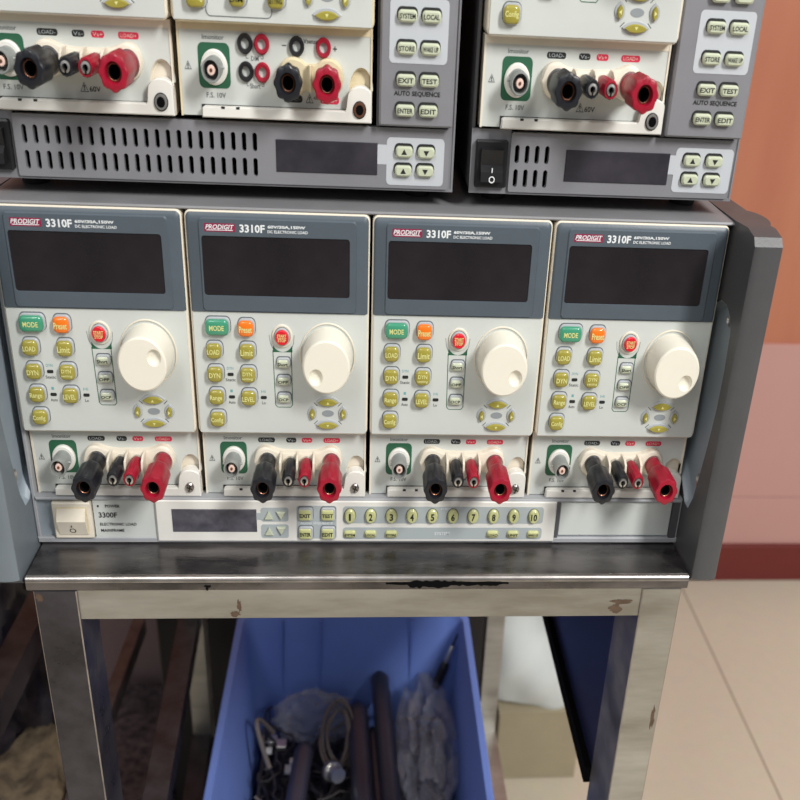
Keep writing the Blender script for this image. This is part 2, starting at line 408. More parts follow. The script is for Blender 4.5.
def lower_section(root, dual=False, screw=True, edge='cream'):
    # recessed terminal panel with a real scoop over the thumb screw
    arch = [(0.0742+.0049*math.cos(PI*k/16), .0468+.0090*math.sin(PI*k/16)) for k in range(17)]
    loops = [[(0.0017, .0344), (W-.0018, .0344), (W-.0018, .0676), (.0017, .0676)], arch]
    b = MB(); plate(b, loops, YR, YR+0.0022, M['face'])
    y = YR-0.00012
    b.front(RR(.0151, .0541, .0126, .0176, .0026), [(YR+.0003, 0), (y, 0)], M['greenink'])
    text(b, 'Imonitor', .0151, .0650, .0086, .0019, y, M['greyink'], 0.012)
    text(b, 'F.S. 10V', .0153, .0426, .0078, .0021, y, M['greyink'], 0.012)
    warn(b, .0047, .0538, y)
    if not dual:
        for (s, x, w, m) in (('LOAD-', .0310, .0080, 'ink'), ('Vs-', .0428, .0048, 'ink'), ('Vs+', .0503, .0050, 'redink'), ('LOAD+', .0622, .0080, 'redink')):
            capsule_print(b, s, x, .0640, w, .0026, YR, M[m], M['stripprint'] if m == 'ink' else M['pin'])
        warn(b, .0430, .0435, y, .0036); text(b, '60V', .0472, .0430, .0044, .0022, y, M['ink'], 0.01)
    else:
        text(b, 'DIM', .0314, .0575, .0030, .0018, y, M['greyink'], .01); text(b, 'Short', .0312, .0468, .0042, .0020, y, M['greyink'], .01)
        for zz in (.0575, .0468):
            for sx in (-1, 1): polyline(b, [(.0313+sx*.0024, zz), (.0313+sx*.0034, zz), (.0313+sx*.0034, zz+.0013)], .0002, y, M['greyink'])
        text(b, 'Vsense', .0538, .0650, .0058, .0019, y, M['ink'], .01)
        text(b, '-', .0432, .0630, .0018, .0003, y, M['ink'], .01); text(b, '+', .0635, .0625, .0016, .0020, y, M['ink'], .01)
        capsule_print(b, 'LOAD-', .0463, .0424, .0078, .0030, YR, M['ink'], M['greyink']); capsule_print(b, 'LOAD+', .0613, .0424, .0078, .0032, YR, M['redink'], M['pin'])
        warn(b, .0531, .0426, y, .0034); text(b, '400V', .0561, .0430, .0028, .0013, y, M['greyink'], .01)
    b.build('terminal_panel', root)
    b = MB()   # the scoop itself
    rings = []
    for k, (s_, yy) in enumerate(((1.0, YR+.0001), (.93, YR+.0020), (.8, YR+.0040), (.58, YR+.0056), (.3, YR+.0063))):
        rings.append([(.0742+(x-.0742)*s_, yy, .0460+(z-.0460)*s_) for x, z in arch])
    b.loft(rings, M[edge], False, True)
    b.build('thumb_scoop', root, 'cream concave finger scoop')
    b = MB()   # pull bar with the screw tab
    x0, x1 = (.0096, W-.0012)
    out = [(x0, .0341), (x1, .0341)]
    out += [(x1, .0440)]
    out += [(.0739+.0052*math.cos(a), .0443+.0045*math.sin(a)) for a in [PI*.08+PI*.80*k/8 for k in range(9)]]
    out += [(.0683, .0400), (.0677, .0388), (x0+.0012, .0386), (x0+.0003, .0380)]
    cxm = sum(p[0] for p in out)/len(out)
    def sh(i): return [(min(max(x, x0+i), x1-i), max(z, .0341+i) - (i if z > .0380 else 0)) for x, z in out]
    b.front(sh, [(YR+.002, 0), (YR-.0030, 0), (YR-.0036, .0005)], M['white'])
    for xx in (.0182, .0242): b.box(xx-.0007, xx+.0007, YR-.0037, YR-.003, .0378, .0387, M['ink'])
    b.box(x0-.0003, .0690, YR-.0004, YR-.0001, .0339, .0389, M['ink'])
    b.build('pull_bar', root)
    b = MB()
    cx, cz = .0737, .0396; yb = YR-.0036
    def ring(yy, r): return [(x, yy, z) for x, z in ell(cx, cz, r*KX, r, 24)]
    if screw:
        b.loft([ring(yb+.001, .0027), ring(yb-.0008, .0026), ring(yb-.0014, .0020), ring(yb-.0016, .0010)], M['screw'])
        line2(b, (cx-.0013, cz+.0006), (cx+.0013, cz-.0006), .0006, yb-.00175, M['ink']); line2(b, (cx-.0005, cz-.0018), (cx+.0005, cz+.0018), .0006, yb-.00175, M['ink'])
        b.build('screw', root)
    else:
        b.loft([ring(yb+.001, .0036), ring(yb-.0003, .0036), ring(yb-.0005, .0033)], M['ink'])
        b.loft([ring(yb-.0003, .0032), ring(yb-.0010, .0030), ring(yb-.0010, .0021)], M['nickel'] if not dual else M['copper'])
        b.loft([ring(yb-.0010, .0021), ring(yb-.0012, .0019)], M['void'])
        b.build('screw_socket', root)
    bnc(root, .0152, .0536, YR, YR-.0112)

def terminals(root, edge='cream'):
    b = MB(); N = 40; pts = []
    xl, xr, cz = .0306, .0618, .0545; rx, rz = .0056, .0073
    top = []
    for k in range(N+1):
        x = xl-rx+(xr-xl+2*rx)*k/N
        hl = rz*math.sqrt(max(0, 1-((x-xl)/rx)**2)) if x < xl+rx else 0
        hr = rz*math.sqrt(max(0, 1-((x-xr)/rx)**2)) if x > xr-rx else 0
        hm = .0046 if xl < x < xr else 0
        d = min(abs(x-xl), abs(x-xr)); hs = .0046+.0026*math.exp(-(d/.0050)**2) if xl < x < xr else 0
        top.append((x, max(hl, hr, hm, hs)))
    out = [(x, cz+h*(1.0)) for x, h in top]+[(x, cz-h*(1.0)) for x, h in reversed(top[1:-1])]
    def sh(i): return [(x+(i if x < .035 else -i if x > .058 else 0)*.5, cz+(z-cz)*(1-i/.006)) for x, z in out]
    b.front(sh, [(YR+.001, 0), (YR-.0032, 0), (YR-.0040, .0006), (YR-.0042, .0012)], M[edge])
    for u in (.0383, .0462, .0540):
        prof = [(YR-.003, cz+.0052), (YR-.0085, cz+.0050), (YR-.0118, cz+.0034), (YR-.0126, cz-.0002), (YR-.0116, cz-.0050), (YR-.003, cz-.0062)]
        b.loft([[(u-.0005, y, z) for y, z in prof], [(u+.0005, y, z) for y, z in prof]], M[edge])
    b.build('terminal_block', root)
    yb = YR-.0040
    post(root, .0316, .0538, yb, -.0232, M['blackpost'], True, 'black LOAD- binding post')
    post(root, .0427, .0542, yb, -.0152, M['blackpost'], False, 'small black Vs- terminal')
    post(root, .0502, .0542, yb, -.0152, M['redpost'], False, 'small red Vs+ terminal')
    post(root, .0621, .0538, yb, -.0232, M['redpost'], True, 'red LOAD+ binding post')

def display_part(root):
    b = MB(); cz = (.1323+.1770)/2; h = .1770-.1323
    def bz(i, zt, r):   # square at the bottom, rounded at the top
        x0, x1, z0 = .0010+i, W-.0010-i, .1323; o = [(x0, z0), (x1, z0)]
        o += [(x1-r*KX+r*KX*math.cos(PI/2*k/5), zt-r+r*math.sin(PI/2*k/5)) for k in range(6)]
        o += [(x0+r*KX-r*KX*math.sin(PI/2*k/5), zt-r+r*math.cos(PI/2*k/5)) for k in range(6)]
        return o
    b.loft([[(x, .0020, z) for x, z in bz(0, .1772, .0026)], [(x, .0002, z) for x, z in bz(0, .1770, .0026)],
            [(x, -.0007, z) for x, z in bz(.0006, .1758, .0024)], [(x, -.0011, z) for x, z in bz(.0014, .1742, .0022)]], M['slate'])
    o = rr(.0400, .1538, .0676, .0420, .0024); o2 = rr(.0400, .1536, .0664, .0412, .0020); w = rr(.0390, .1534, .0632, .0270, .0016); w2 = rr(.0390, .1534, .0628, .0266, .0014)
    b.loft([[(x, -.0010, z) for x, z in o], [(x, -.0017, z) for x, z in o2], [(x, -.0017, z) for x, z in w], [(x, -.0009, z) for x, z in w2]], M['slate'], False, False)
    y = -.0018
    b.box(.0155-.0064, .0155+.0064, y, y+.0004, .1706-.0018, .1706+.0018, M['maroon'])
    text(b, 'PRODIGIT', .0155, .1709, .0120, .0021, y-.0001, M['whiteink'], 0.02, 0.25)
    b.box(.0100, .0210, y-.0001, y+.0001, .16935, .16965, M['whiteink'])
    text(b, '3310F', .0291, .1705, .0106, .0036, y-.0001, M['whiteink'], 0.03)
    text(b, '60V/30A,150W', .0436, .1714, .0160, .0016, y-.0001, M['whiteink'], 0.035)
    text(b, 'DC ELECTRONIC LOAD', .0441, .1694, .0170, .0013, y-.0001, M['whiteink'], 0.02)
    b.build('display_bezel', root)
    b = MB(); b.front(RR(.0390, .1534, .0630, .0268, .0014), [(-.0009, 0), (-.00125, 0)], M['glass'])
    b.build('display_window', root)

def button_panel(root):
    b = MB()
    b.front(RR(W/2, (.0716+.1322)/2, W-.0028, .1322-.0716, .0004), [(.0006, 0), (-.0005, .0002)], M['face'])
    front_print(b)
    b.build('front_panel', root)

def module_3310(dimple, screw, label, knoblabel=None):
    root = thing('load_module', label, 'electronic load module', (0, 0, .034), 'plug-in load modules')
    housing(root, M['cream']); display_part(root); button_panel(root)
    y = -.0005
    key(root, .0120, .1253, .0101, .0074, M['green'], 'MODE', y, label='green MODE key')
    key(root, .0246, .1249, .0067, .0074, M['orange'], 'Preset', y, label='orange Preset key')
    for (x, z, s) in ((.0100, .1138, 'LOAD'), (.0247, .1137, 'Limit'), (.0100, .1023, 'DYN'), (.0100, .0908, 'Range'), (.0246, .0905, 'LEVEL'), (.0099, .0794, 'Config')):
        key(root, x, z, .0065, .0072, M['olive'], s, y, label='olive %s key' % s)
    key(root, .0246, .1021, .0066, .0072, M['olive'], None, y, lines=[('DYN', .0011, .0042, .0019), ('setting', -.0014, .0048, .0015)], label='olive DYN setting key')
    b = MB()   # round start/stop key in its ring
    def ring(yy, r): return [(x, yy, z) for x, z in ell(.0405, .1211, r*.0042/.0052, r, 30)]
    b.loft([ring(y+.0004, .0056), ring(y-.0006, .0056), ring(y-.0009, .0053), ring(y-.0008, .0046), ring(y+.0001, .0045)], M['cream'], False, True)
    b.loft([ring(y, .0043), ring(y-.0016, .0043), ring(y-.0020, .0040)], M['shroud'])
    b.loft([ring(y-.0018, .0037), ring(y-.0026, .0037), ring(y-.0031, .0032)], M['red'])
    text(b, 'START', .0405, .1222, .0042, .0015, y-.0032, M['palegold'], .02); text(b, 'STOP', .0405, .1200, .0036, .0015, y-.0032, M['palegold'], .02)
    line2(b, (.0385, .1211), (.0425, .1211), .0002, y-.0032, M['palegold'])
    b.build('button', root, 'round red START STOP key')
    for (z, s) in ((.1078, 'Short'), (.0990, 'OPP'), (.0901, 'OCP')):
        key(root, .0405, z, .0054, .0042, M['pale'], s, y, .0020, .0014, M['ink'], label='pale %s key' % s)
    nav_pad(root); set_knob(root, .0607, .1119, dimple, knoblabel)
    lower_section(root, False, screw); terminals(root)
    return root

# ================================================================= build: lower row of modules
m0 = module_3310(math.radians(26), True, 'leftmost of the four modules in the lower mainframe, knob dimple at upper right')
def knob_variant(src, loc, ang, label, screw=True):
    r = dup(src, loc, label, 'plug-in load modules')
    for c in list(r.children):
        if c.name.split('.')[0] in ('knob', 'knob_ring'): bpy.data.objects.remove(c)
    r['_o'] = (0, 0, .034); set_knob(r, .0607, .1119, ang)
    if not screw:
        for c in list(r.children):
            if c.name.split('.')[0] == 'screw': bpy.data.objects.remove(c)
    return r
m1 = knob_variant(m0, (W, 0, .034), math.radians(218), 'second module from the left in the lower mainframe, knob dimple at lower left')
m2 = knob_variant(m0, (2*W, 0, .034), math.radians(-28), 'third module from the left in the lower mainframe, knob dimple at right')
m3 = knob_variant(m0, (3*W, 0, .034), math.radians(-38), 'rightmost of the four modules in the lower mainframe, beside the dark handle', False)
# upper stack
LIFT = .181
def socket_variant(loc, label, ang):
    r = knob_variant(m0, loc, ang, label, False)
    b = MB(); cx, cz = .0737, .0396; yb = YR-.0036
    def ring(yy, q): return [(x, yy, z) for x, z in ell(cx, cz, q*KX, q, 24)]
    b.loft([ring(yb+.001, .0037), ring(yb-.0003, .0037), ring(yb-.0005, .0034)], M['ink'])
    b.loft([ring(yb-.0003, .0033), ring(yb-.0010, .0031), ring(yb-.0010, .0021)], M['nickel'])
    b.loft([ring(yb-.0010, .0022), ring(yb-.0013, .0019)], M['void'])
    b.build('screw_socket', r); return r
mU1 = socket_variant((.0003, 0, .034+LIFT), 'load module at the upper left edge, beside the module with four small jacks', 0.6)
mU3 = socket_variant((.2036, 0, .034+LIFT), 'load module in the upper right mainframe, over its black rocker switch', 0.9)
for r in (mU1, mU3): r['group'] = 'plug-in load modules'

# dual jack module
root = thing('load_module', 'yellowed load module in the upper left mainframe with four small round jacks', 'electronic load module', (0, 0, .034), 'plug-in load modules')
housing(root, M['yellowed']); display_part(root)
b = MB(); b.front(RR(W/2, (.0716+.1322)/2, W-.0028, .1322-.0716, .0004), [(.0006, 0), (-.0005, .0002)], M['face'])
polyline(b, rr(.0267, .0805, .0252, .0140, .0022), .0003, -.0007, M['greyink'], True)
b.front(EL(.0607, .0823, .0017, .0028), [(-.0004, 0), (-.0006, 0)], M['oval']); b.build('front_panel', root)
key(root, .0105, .0800, .0070, .0074, M['olive'], 'Config', -.0005, label='olive Config key')
key(root, .0262, .0800, .0060, .0056, M['olive'], 'DIM', -.0005, tm=M['ink'], label='small olive key'); key(root, .0410, .0800, .0062, .0056, M['olive'], 'SETTING', -.0005, tm=M['ink'], label='small olive SETTING key')
for (x, z, s) in ((.0105, .1138, 'LOAD'), (.0247, .1137, 'Limit'), (.0105, .1023, 'DYN'), (.0247, .1021, None), (.0105, .0908, 'Range'), (.0247, .0930, 'LEVEL')):
    key(root, x, z, .0065, .0072, M['olive'], s, -.0005, label='olive %s key' % (s or 'blank'))
nav_pad(root, .0607, .0815); set_knob(root, .0607, .1119, .5)
lower_section(root, True, False, 'yellowed')
for (x, z, m, l) in ((.0277, .0631, 'black', 'upper black DIM jack'), (.0343, .0631, 'redpost', 'upper red DIM jack'), (.0277, .0524, 'black', 'lower black Short jack'), (.0343, .0523, 'redpost', 'lower red Short jack'),
                     (.0482, .0629, 'black', 'black sense jack'), (.0589, .0628, 'redpost', 'red sense jack')):
    jack(root, x, z, YR-.0002, M[m], l)
b = MB(); cz = .0515; N = 36; top = []
for k in range(N+1):
    x = .0405+.0268*k/N
    hl = .0076*math.sqrt(max(0, 1-((x-.0468)/.0063)**2)) if abs(x-.0468) < .0063 else 0
    hr = .0076*math.sqrt(max(0, 1-((x-.0610)/.0063)**2)) if abs(x-.0610) < .0063 else 0
    hm = .0050+.0018*((x-.0539)/.007)**2 if .0468 < x < .0610 else 0
    top.append((x, max(hl, hr, hm)))
out = [(x, cz+h) for x, h in top]+[(x, cz-h) for x, h in reversed(top[1:-1])]
b.front(lambda i: [(x+(i if x < .045 else -i if x > .063 else 0)*.5, cz+(z-cz)*(1-i/.006)) for x, z in out], [(YR+.001, 0), (YR-.0035, 0), (YR-.0045, .0007)], M['yellowed'])
b.box(.0533, .0545, YR-.0080, YR-.004, cz-.0052, cz+.0054, M['yellowed'], .0004)
b.build('terminal_block', root)
post(root, .0455, .0505, YR-.0042, -.0090, M['blackpost'], True, 'black LOAD- binding post'); post(root, .0608, .0505, YR-.0042, -.0090, M['redpost'], True, 'red LOAD+ binding post')
root.location = (.0803, 0, .034+LIFT+OZ)

# ================================================================= lower mainframe
FX0, FX1 = -.0016, .3208
mf = thing('electronic_load_mainframe', 'wide lower grey mainframe standing on the steel bench with four modules in it', 'electronic load mainframe', (.1596, .2, .008))
b = MB()
b.box(FX0, 0.0002, .0030, .40, .0075, .1772, M['frame'], .0004); b.box(.3196, FX1, .0160, .40, .0075, .1772, M['greydk'], .0004)
b.box(.3194, .3202, .0030, .0160, .0075, .0340, M['frame'])
b.box(FX0, FX1, .0025, .40, .0075, .0108, M['frame'], .0006)
b.box(0.0002, .3194, .0018, .010, .0324, .0340, M['frame'], .0005)
b.box(0.0002, .3194, .0046, .010, .0108, .0324, M['grip'])
b.box(.2554, .2572, .0025, .006, .0108, .0324, M['greydk']); b.box(.3158, .3194, .0025, .006, .0108, .0324, M['greydk'])
b.box(0.0002, .3194, .39, .40, .0108, .1772, M['greydk'])
b.build('chassis', mf)
b = MB(); prof = [(.0010, .1774), (.0006, .1780), (.0012, .1788), (.0040, .1790), (.40, .1790), (.40, .1774)]
b.loft([[(FX0, y, z) for y, z in prof], [(FX1, y, z) for y, z in prof]], M['top'])
b.build('top_cover', mf)
for (x, y) in ((.02, .03), (.30, .03), (.02, .37), (.30, .37)):
    b = MB(); b.loft([[(x+math.cos(2*PI*k/20)*r, y+math.sin(2*PI*k/20)*r, z) for k in range(20)] for z, r in ((.0071, .006), (.0080, .0066))], M['rubber']); b.build('foot', mf)
# handles
def handle(sx):
    """rack handle: slab standing forward of the side, with a finger pocket sunk into its inner face"""
    hm = M['handle'] if sx > 0 else M['handle_lit']; xi = .3205 if sx > 0 else -.0018; xo = xi+sx*.0122  # one handle paint in two colours: left as lit, right as shaded
    b = MB()
    outl = [(.045, .0030), (.0, .0030), (-.0150, .0002), (-.0215, .0010), (-.0262, .0060), (-.0262, .1760), (-.0235, .1795), (-.0150, .1812), (.0, .1800), (.045, .1790)]
    pk = [(.0300, .1230), (.0120, .1360), (.0000, .1430), (-.0070, .1432), (-.0135, .1400), (-.0172, .1340), (-.0186, .1150), (-.0180, .0950), (-.0155, .0750), (-.0122, .0560), (-.0092, .0420), (-.0050, .0335), (.0010, .0335), (.0080, .0400), (.0180, .0480), (.0300, .0560)]
    # inner face with the pocket opening: use the hole-capable plate, turned to face sideways
    tmp = MB(); plate(tmp, [outl, pk], 0, .004, hm)
    tmp2 = MB(); plate(tmp2, [outl], .004, .0122, hm)
    for t in (tmp, tmp2):
        b.add([(xi+sx*p[1], p[0], p[2]) for p in t.v], t.f, hm)
    # rounded front lip
    n = 6; lip = []
    for z in (.0060, .1760):
        lip.append([(xi+sx*(.0061-.0061*math.cos(PI*k/n)), -.0262-.0014*math.sin(PI*k/n), z) for k in range(n+1)])
    b.loft(lip, hm, True, True)
    # rear lug
    lug = [(xo-sx*.001+sx*.0155*math.sin(PI*k/14)**.6, .030-.017*math.cos(PI*k/14)) for k in range(15)]
    b.loft([[(x, y, .150) for x, y in lug], [(x, y, .1735) for x, y in lug]], hm)
    h = b.build('handle', mf, ('shade-coloured dark grey' if sx > 0 else 'lit-coloured blue-grey')+' rack handle with a sunken finger grip')
    g = MB(); cy, cz = .007, .090
    rings = []
    for s_, d in ((1.0, .0002), (.97, .0016), (.90, .0032), (.80, .00395)):
        rings.append([(xi+sx*d, cy+(y-cy)*s_, cz+(z-cz)*(1-(1-s_)*.35)) for y, z in pk])
    g.loft(rings, M['grip'], False, True)  # handle paint lightened here to stand for light in the recess
    go = g.build('grip_recess', h, 'finger recess, blue-grey lightened as if lit'); 
    for (yy, zz, rz) in ((-.0045, .0490, .0042), (-.006, .1345, .0022)):
        g = MB(); g.loft([[(xi+sx*.0030, yy+.0032*math.cos(2*PI*k/18), zz+rz*math.sin(2*PI*k/18)) for k in range(18)], [(xi+sx*.0037, yy+.0026*math.cos(2*PI*k/18), zz+rz*.8*math.sin(2*PI*k/18)) for k in range(18)]], M['nickel'], False, True)
        g.build('screw_head', h)
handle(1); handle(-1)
# power switch
b = MB(); b.front(RR(.0168, .0213, .0184, .0204, .0008), [(.0046, 0), (.0016, 0), (.0010, .0006)], M['cream'])
b.front(RR(.0168, .0213, .0146, .0156, .0004), [(.0011, 0), (.0009, 0)], M['yellowed'])
sw = b.build('power_switch', mf, 'cream rocker power switch')
b = MB(); prof = [(.0012, .0286), (.0004, .0282), (-.0022, .0226), (-.0017, .0212), (.0006, .0136), (.0012, .0134)]
b.loft([[(.0101, y, z) for y, z in prof], [(.0235, y, z) for y, z in prof]], M['cream'])
line2(b, (.0168, .0204), (.0168, .0192), .0004, -.0018, M['ink'])
oy = lambda z: -.0017+(.0212-z)*.303-.00015
o1 = [(x, oy(z), z) for x, z in ell(.0168, .0166, .0015, .0015, 24)]; o2 = [(x, oy(z), z) for x, z in ell(.0168, .0166, .0011, .0011, 24)]
b.loft([o1, o2], M['ink'], False, False)
b.build('rocker', sw)
# name plate
b = MB(); b.box(.0266, .0562, .0030, .0046, .0106, .0322, M['face'])
y = .0029
b.front(EL(.0290, .0286, .0006), [(y+.0001, 0), (y-.0001, 0)], M['ink'])
text(b, 'POWER', .0359, .0287, .0070, .0017, y-.0001, M['ink'], .02)
text(b, '3300F', .0333, .0236, .0088, .0031, y-.0001, M['ink'], .02)
text(b, 'ELECTRONIC LOAD', .0378, .0183, .0174, .0017, y-.0001, M['ink'], .015); text(b, 'MAINFRAME', .0348, .0147, .0112, .0017, y-.0001, M['ink'], .015)
b.build('name_plate', mf, 'pale plate printed 3300F ELECTRONIC LOAD MAINFRAME')
b = MB(); b.box(.2576, .3156, .0036, .0046, .0116, .0316, M['face'], .0003); b.build('blank_plate', mf, 'plain pale plate at the right end')
# keypad strip
b = MB(); PX0, PX1 = .0565, .2552
b.box(PX0, PX1, .0012, .0048, .0092, .0330, M['white'], .0006)
y = .0011
for (cx, cz, w, h) in ((.1140, .0252, .0135, .0080), (.1140, .0155, .0135, .0080), (.1346, .0208, .0196, .0192)):
    b.front(RR(cx, cz, w, h, .0015), [(y+.0003, 0), (y-.00005, 0)], M['stripprint'])
b.box(.1050, .1080, y-.00004, y+.0002, .0222, .0262, M['stripprint'])
b.front(RR(.1981, .0252, .1010, .0098, .0020), [(y+.0003, 0), (y-.00005, 0)], M['stripprint']); b.front(RR(.1981, .0143, .1010, .0070, .0020), [(y+.0003, 0), (y-.00005, 0)], M['stripprint'])
text(b, 'AUTO SEQUENCE', .1346, .0203, .0160, .0016, y-.00015, M['whiteink'], .01); text(b, 'SYSTEM', .1975, .0143, .0075, .0018, y-.00015, M['whiteink'], .015); text(b, 'STATE', .1988, .0290, .0050, .0012, y-.00015, M['whiteink'], .01)
b.build('keypad_strip', mf, 'white strip carrying the display and the keys')
b = MB(); b.box(.0643, .1052, .0009, .0013, .0151, .0282, M['lcd'], .0003); b.build('display_window', mf, 'dusty grey display window')
for (x, z, s) in ((.1111, .0249, 1), (.1172, .0250, -1), (.1111, .0156, 1), (.1172, .0160, -1)):
    b = MB(); t = [(x-.0022, z-.0022*s), (x+.0022, z-.0022*s), (x, z+.0026*s)]
    def tr(i): return [(x+(p-x)*(1-i), z+(q-z)*(1-i)) for p, q in t]
    b.front(tr, [(y, 0), (y-.0008, 0), (y-.0012, .2)], M['pale']); b.build('button', mf, 'small %s arrow key' % ('up' if s > 0 else 'down'))
for (x, z, s) in ((.1290, .0256, 'EXIT'), (.1401, .0256, 'TEST'), (.1290, .0146, 'ENTER'), (.1401, .0146, 'EDIT')):
    key(mf, x, z, .0064, .0066, M['paleolive'], s, y, .0018, .0012, M['ink'], shroud=True, label='square %s key' % s, tb=.03)
for k in range(10): oval_key(mf, .1511+k*.01028, .0249, .0027, .0041, M['paleolive'], str(k+1), y, M['ink'], label='oval key numbered %d' % (k+1))
for (x, s) in ((.1511, 'SYSTEM'), (.1614, 'LOCAL'), (.1718, 'STORE'), (.2233, 'LOAD'), (.2337, 'UNIT'), (.2441, 'WAKE UP')):
    key(mf, x, .0141, .0060, .0042, M['paleolive'], s, y, .0014, .0016, M['ink'], shroud=False, label='small %s key' % s, tb=.03)

# ================================================================= upper mainframes
def upper(x0, x1, label, modx0, colx0, sw, slots, disp, patchr, arrows, ymod, keys, loc):
    r = thing('electronic_load_mainframe', label, 'electronic load mainframe', loc)
    zb, zt = .1862, .3850
    b = MB()
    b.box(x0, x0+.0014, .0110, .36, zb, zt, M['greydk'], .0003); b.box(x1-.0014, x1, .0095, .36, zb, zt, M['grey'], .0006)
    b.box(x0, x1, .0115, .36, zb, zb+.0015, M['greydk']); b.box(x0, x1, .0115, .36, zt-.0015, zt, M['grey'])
    b.box(x0+.0014, x1-.0014, .0145, .36, zb+.0015, .2138, M['void']); b.box(x0+.0014, x1-.0014, .35, .36, .2138, zt-.0015, M['greydk'])
    b.box(colx0-.0010, colx0+.0004, .0065, .05, .2138, zt, M['greydk'])
    b.build('chassis', r)
    # strip with slots cut right through
    b = MB(); holes = []
    (s0, sp, sn, r1, r2) = slots
    for k in range(sn):
        for zz in (r1, r2): holes.append(rr(s0+k*sp, zz, .0019, .0078, .0012, n=4))
    xs = sw[1]+.0012
    plate(b, [[(x0, zb), (xs, zb), (xs, .2138), (x0, .2138)]], .0098, .0120, M['grey'])
    o = rr((xs+x1-.0022)/2, (zb+.0012+.2130)/2, x1-.0022-xs, .2130-zb-.0012, .0012)
    plate(b, [o]+holes, .0086, .0120, M['grey'])
    b.box(x1-.0030, x1, .0100, .0120, zb, .2138, M['grey']); b.box(xs, x1, .0096, .0120, zb, zb+.0014, M['grey'])
    # pale patch round the arrow keys
    (px0, px1, pz0, pz1) = patchr
    b.front(RR((px0+px1)/2, (pz0+pz1)/2, px1-px0, pz1-pz0, .0022), [(.0090, 0), (.00845, 0)], M['patch'])
    b.box(disp[1], px0+.001, .00846, .0090, .1975, .2058, M['patch'])
    b.build('vent_strip', r, 'grey strip pierced by two rows of slots')
    b = MB(); b.box(disp[0], disp[1], .0080, .0088, disp[2], disp[3], M['glass'] if False else M['lcddark'], .0003)
    b.build('display_window', r, 'dark blank display window')
    for (x, z, s) in arrows:
        key(r, x, z, .0073, .0047, M['pale'], None, .0085, .0022, .0018, M['ink'], label='%s arrow key' % ('up' if s > 0 else 'down'))
        c = r.children[-1]
    for o_ in [c for c in r.children if c.name.startswith('button')]: pass
    for (x, z, s) in arrows:
        pass
    # switch
    (a0, a1, c0, c1) = sw
    b = MB(); b.front(RR((a0+a1)/2, (c0+c1)/2, a1-a0, c1-c0, .0010), [(.0100, 0), (.0076, 0), (.0070, .0007)], M['black'])
    so = b.build('power_switch', r, 'black rocker power switch')
    b = MB(); zc = (c0+c1)/2; prof = [(.0072, c1-.0030), (.0048, c1-.0036), (.0060, zc), (.0030, zc-.0026), (.0026, c0+.0034), (.0072, c0+.0028)]
    b.loft([[(a0+.0022, y_, z_) for y_, z_ in prof], [(a1-.0022, y_, z_) for y_, z_ in prof]], M['black'])
    cx = (a0+a1)/2
    line2(b, (cx, zc-.0006-.0000), (cx, zc-.0026), .0004, .0026, M['whiteink'])
    e1 = [(x, .0022, z) for x, z in ell(cx, zc-.0055, .0013, .0015, 18)]; e2 = [(x, .0022, z) for x, z in ell(cx, zc-.0055, .0009, .0010, 18)]
    b.loft([e1, e2], M['whiteink'], False, False); b.build('rocker', so)
    # control column
    b = MB(); colx1 = x1-.0018
    b.front(RR((colx0+colx1)/2, (.2144+zt)/2, colx1-colx0, zt-.2144, .0008), [(.0140, 0), (.0046, 0), (.0038, .0008)], M['grey'])
    cz0 = keys['z0']; kx0, kx1 = keys['x']
    b.front(RR((kx0+kx1)/2, cz0+.0064, .0236, .0246, .0022), [(.0040, 0), (.00365, 0)], M['patch'])
    text(b, 'AUTO SEQUENCE', (kx0+kx1)/2, cz0-.0178, .0190, .0022, .0036, M['ink'], .02)
    b.build('control_column', r, 'grey control column with pale patch')
    for (dz, s1, s2) in ((.0240, None, None), (.0122, 'SYSTEM', 'LOCAL'), (.0, 'STORE', 'WAKE UP'), (-.0123, 'EXIT', 'TEST'), (-.0243, 'ENTER', 'EDIT')):
        for xx, s in ((kx0, s1), (kx1, s2)):
            key(r, xx, cz0+dz, .0076, .0047, M['pale'], s, .0037, .0024, .0018, M['ink'], label='oval %s key' % s if s else 'oval blank key')
    for (x, y_) in ((x0+.014, .035), (x1-.014, .035), (x0+.014, .33), (x1-.014, .33)):
        b = MB(); b.loft([[(x+math.cos(2*PI*k/20)*q*KX, y_+math.sin(2*PI*k/20)*q, z) for k in range(20)] for z, q in ((.1791, .0075), (.1862, .0085))], M['rubber']); b.build('foot', r)
    return r
M['lcddark'] = mat('dark_lcd', (58, 55, 63), 0.3, rgb2=(42, 40, 47), vscale=60)
def arrow_keys(r, arrows): pass
_key = key
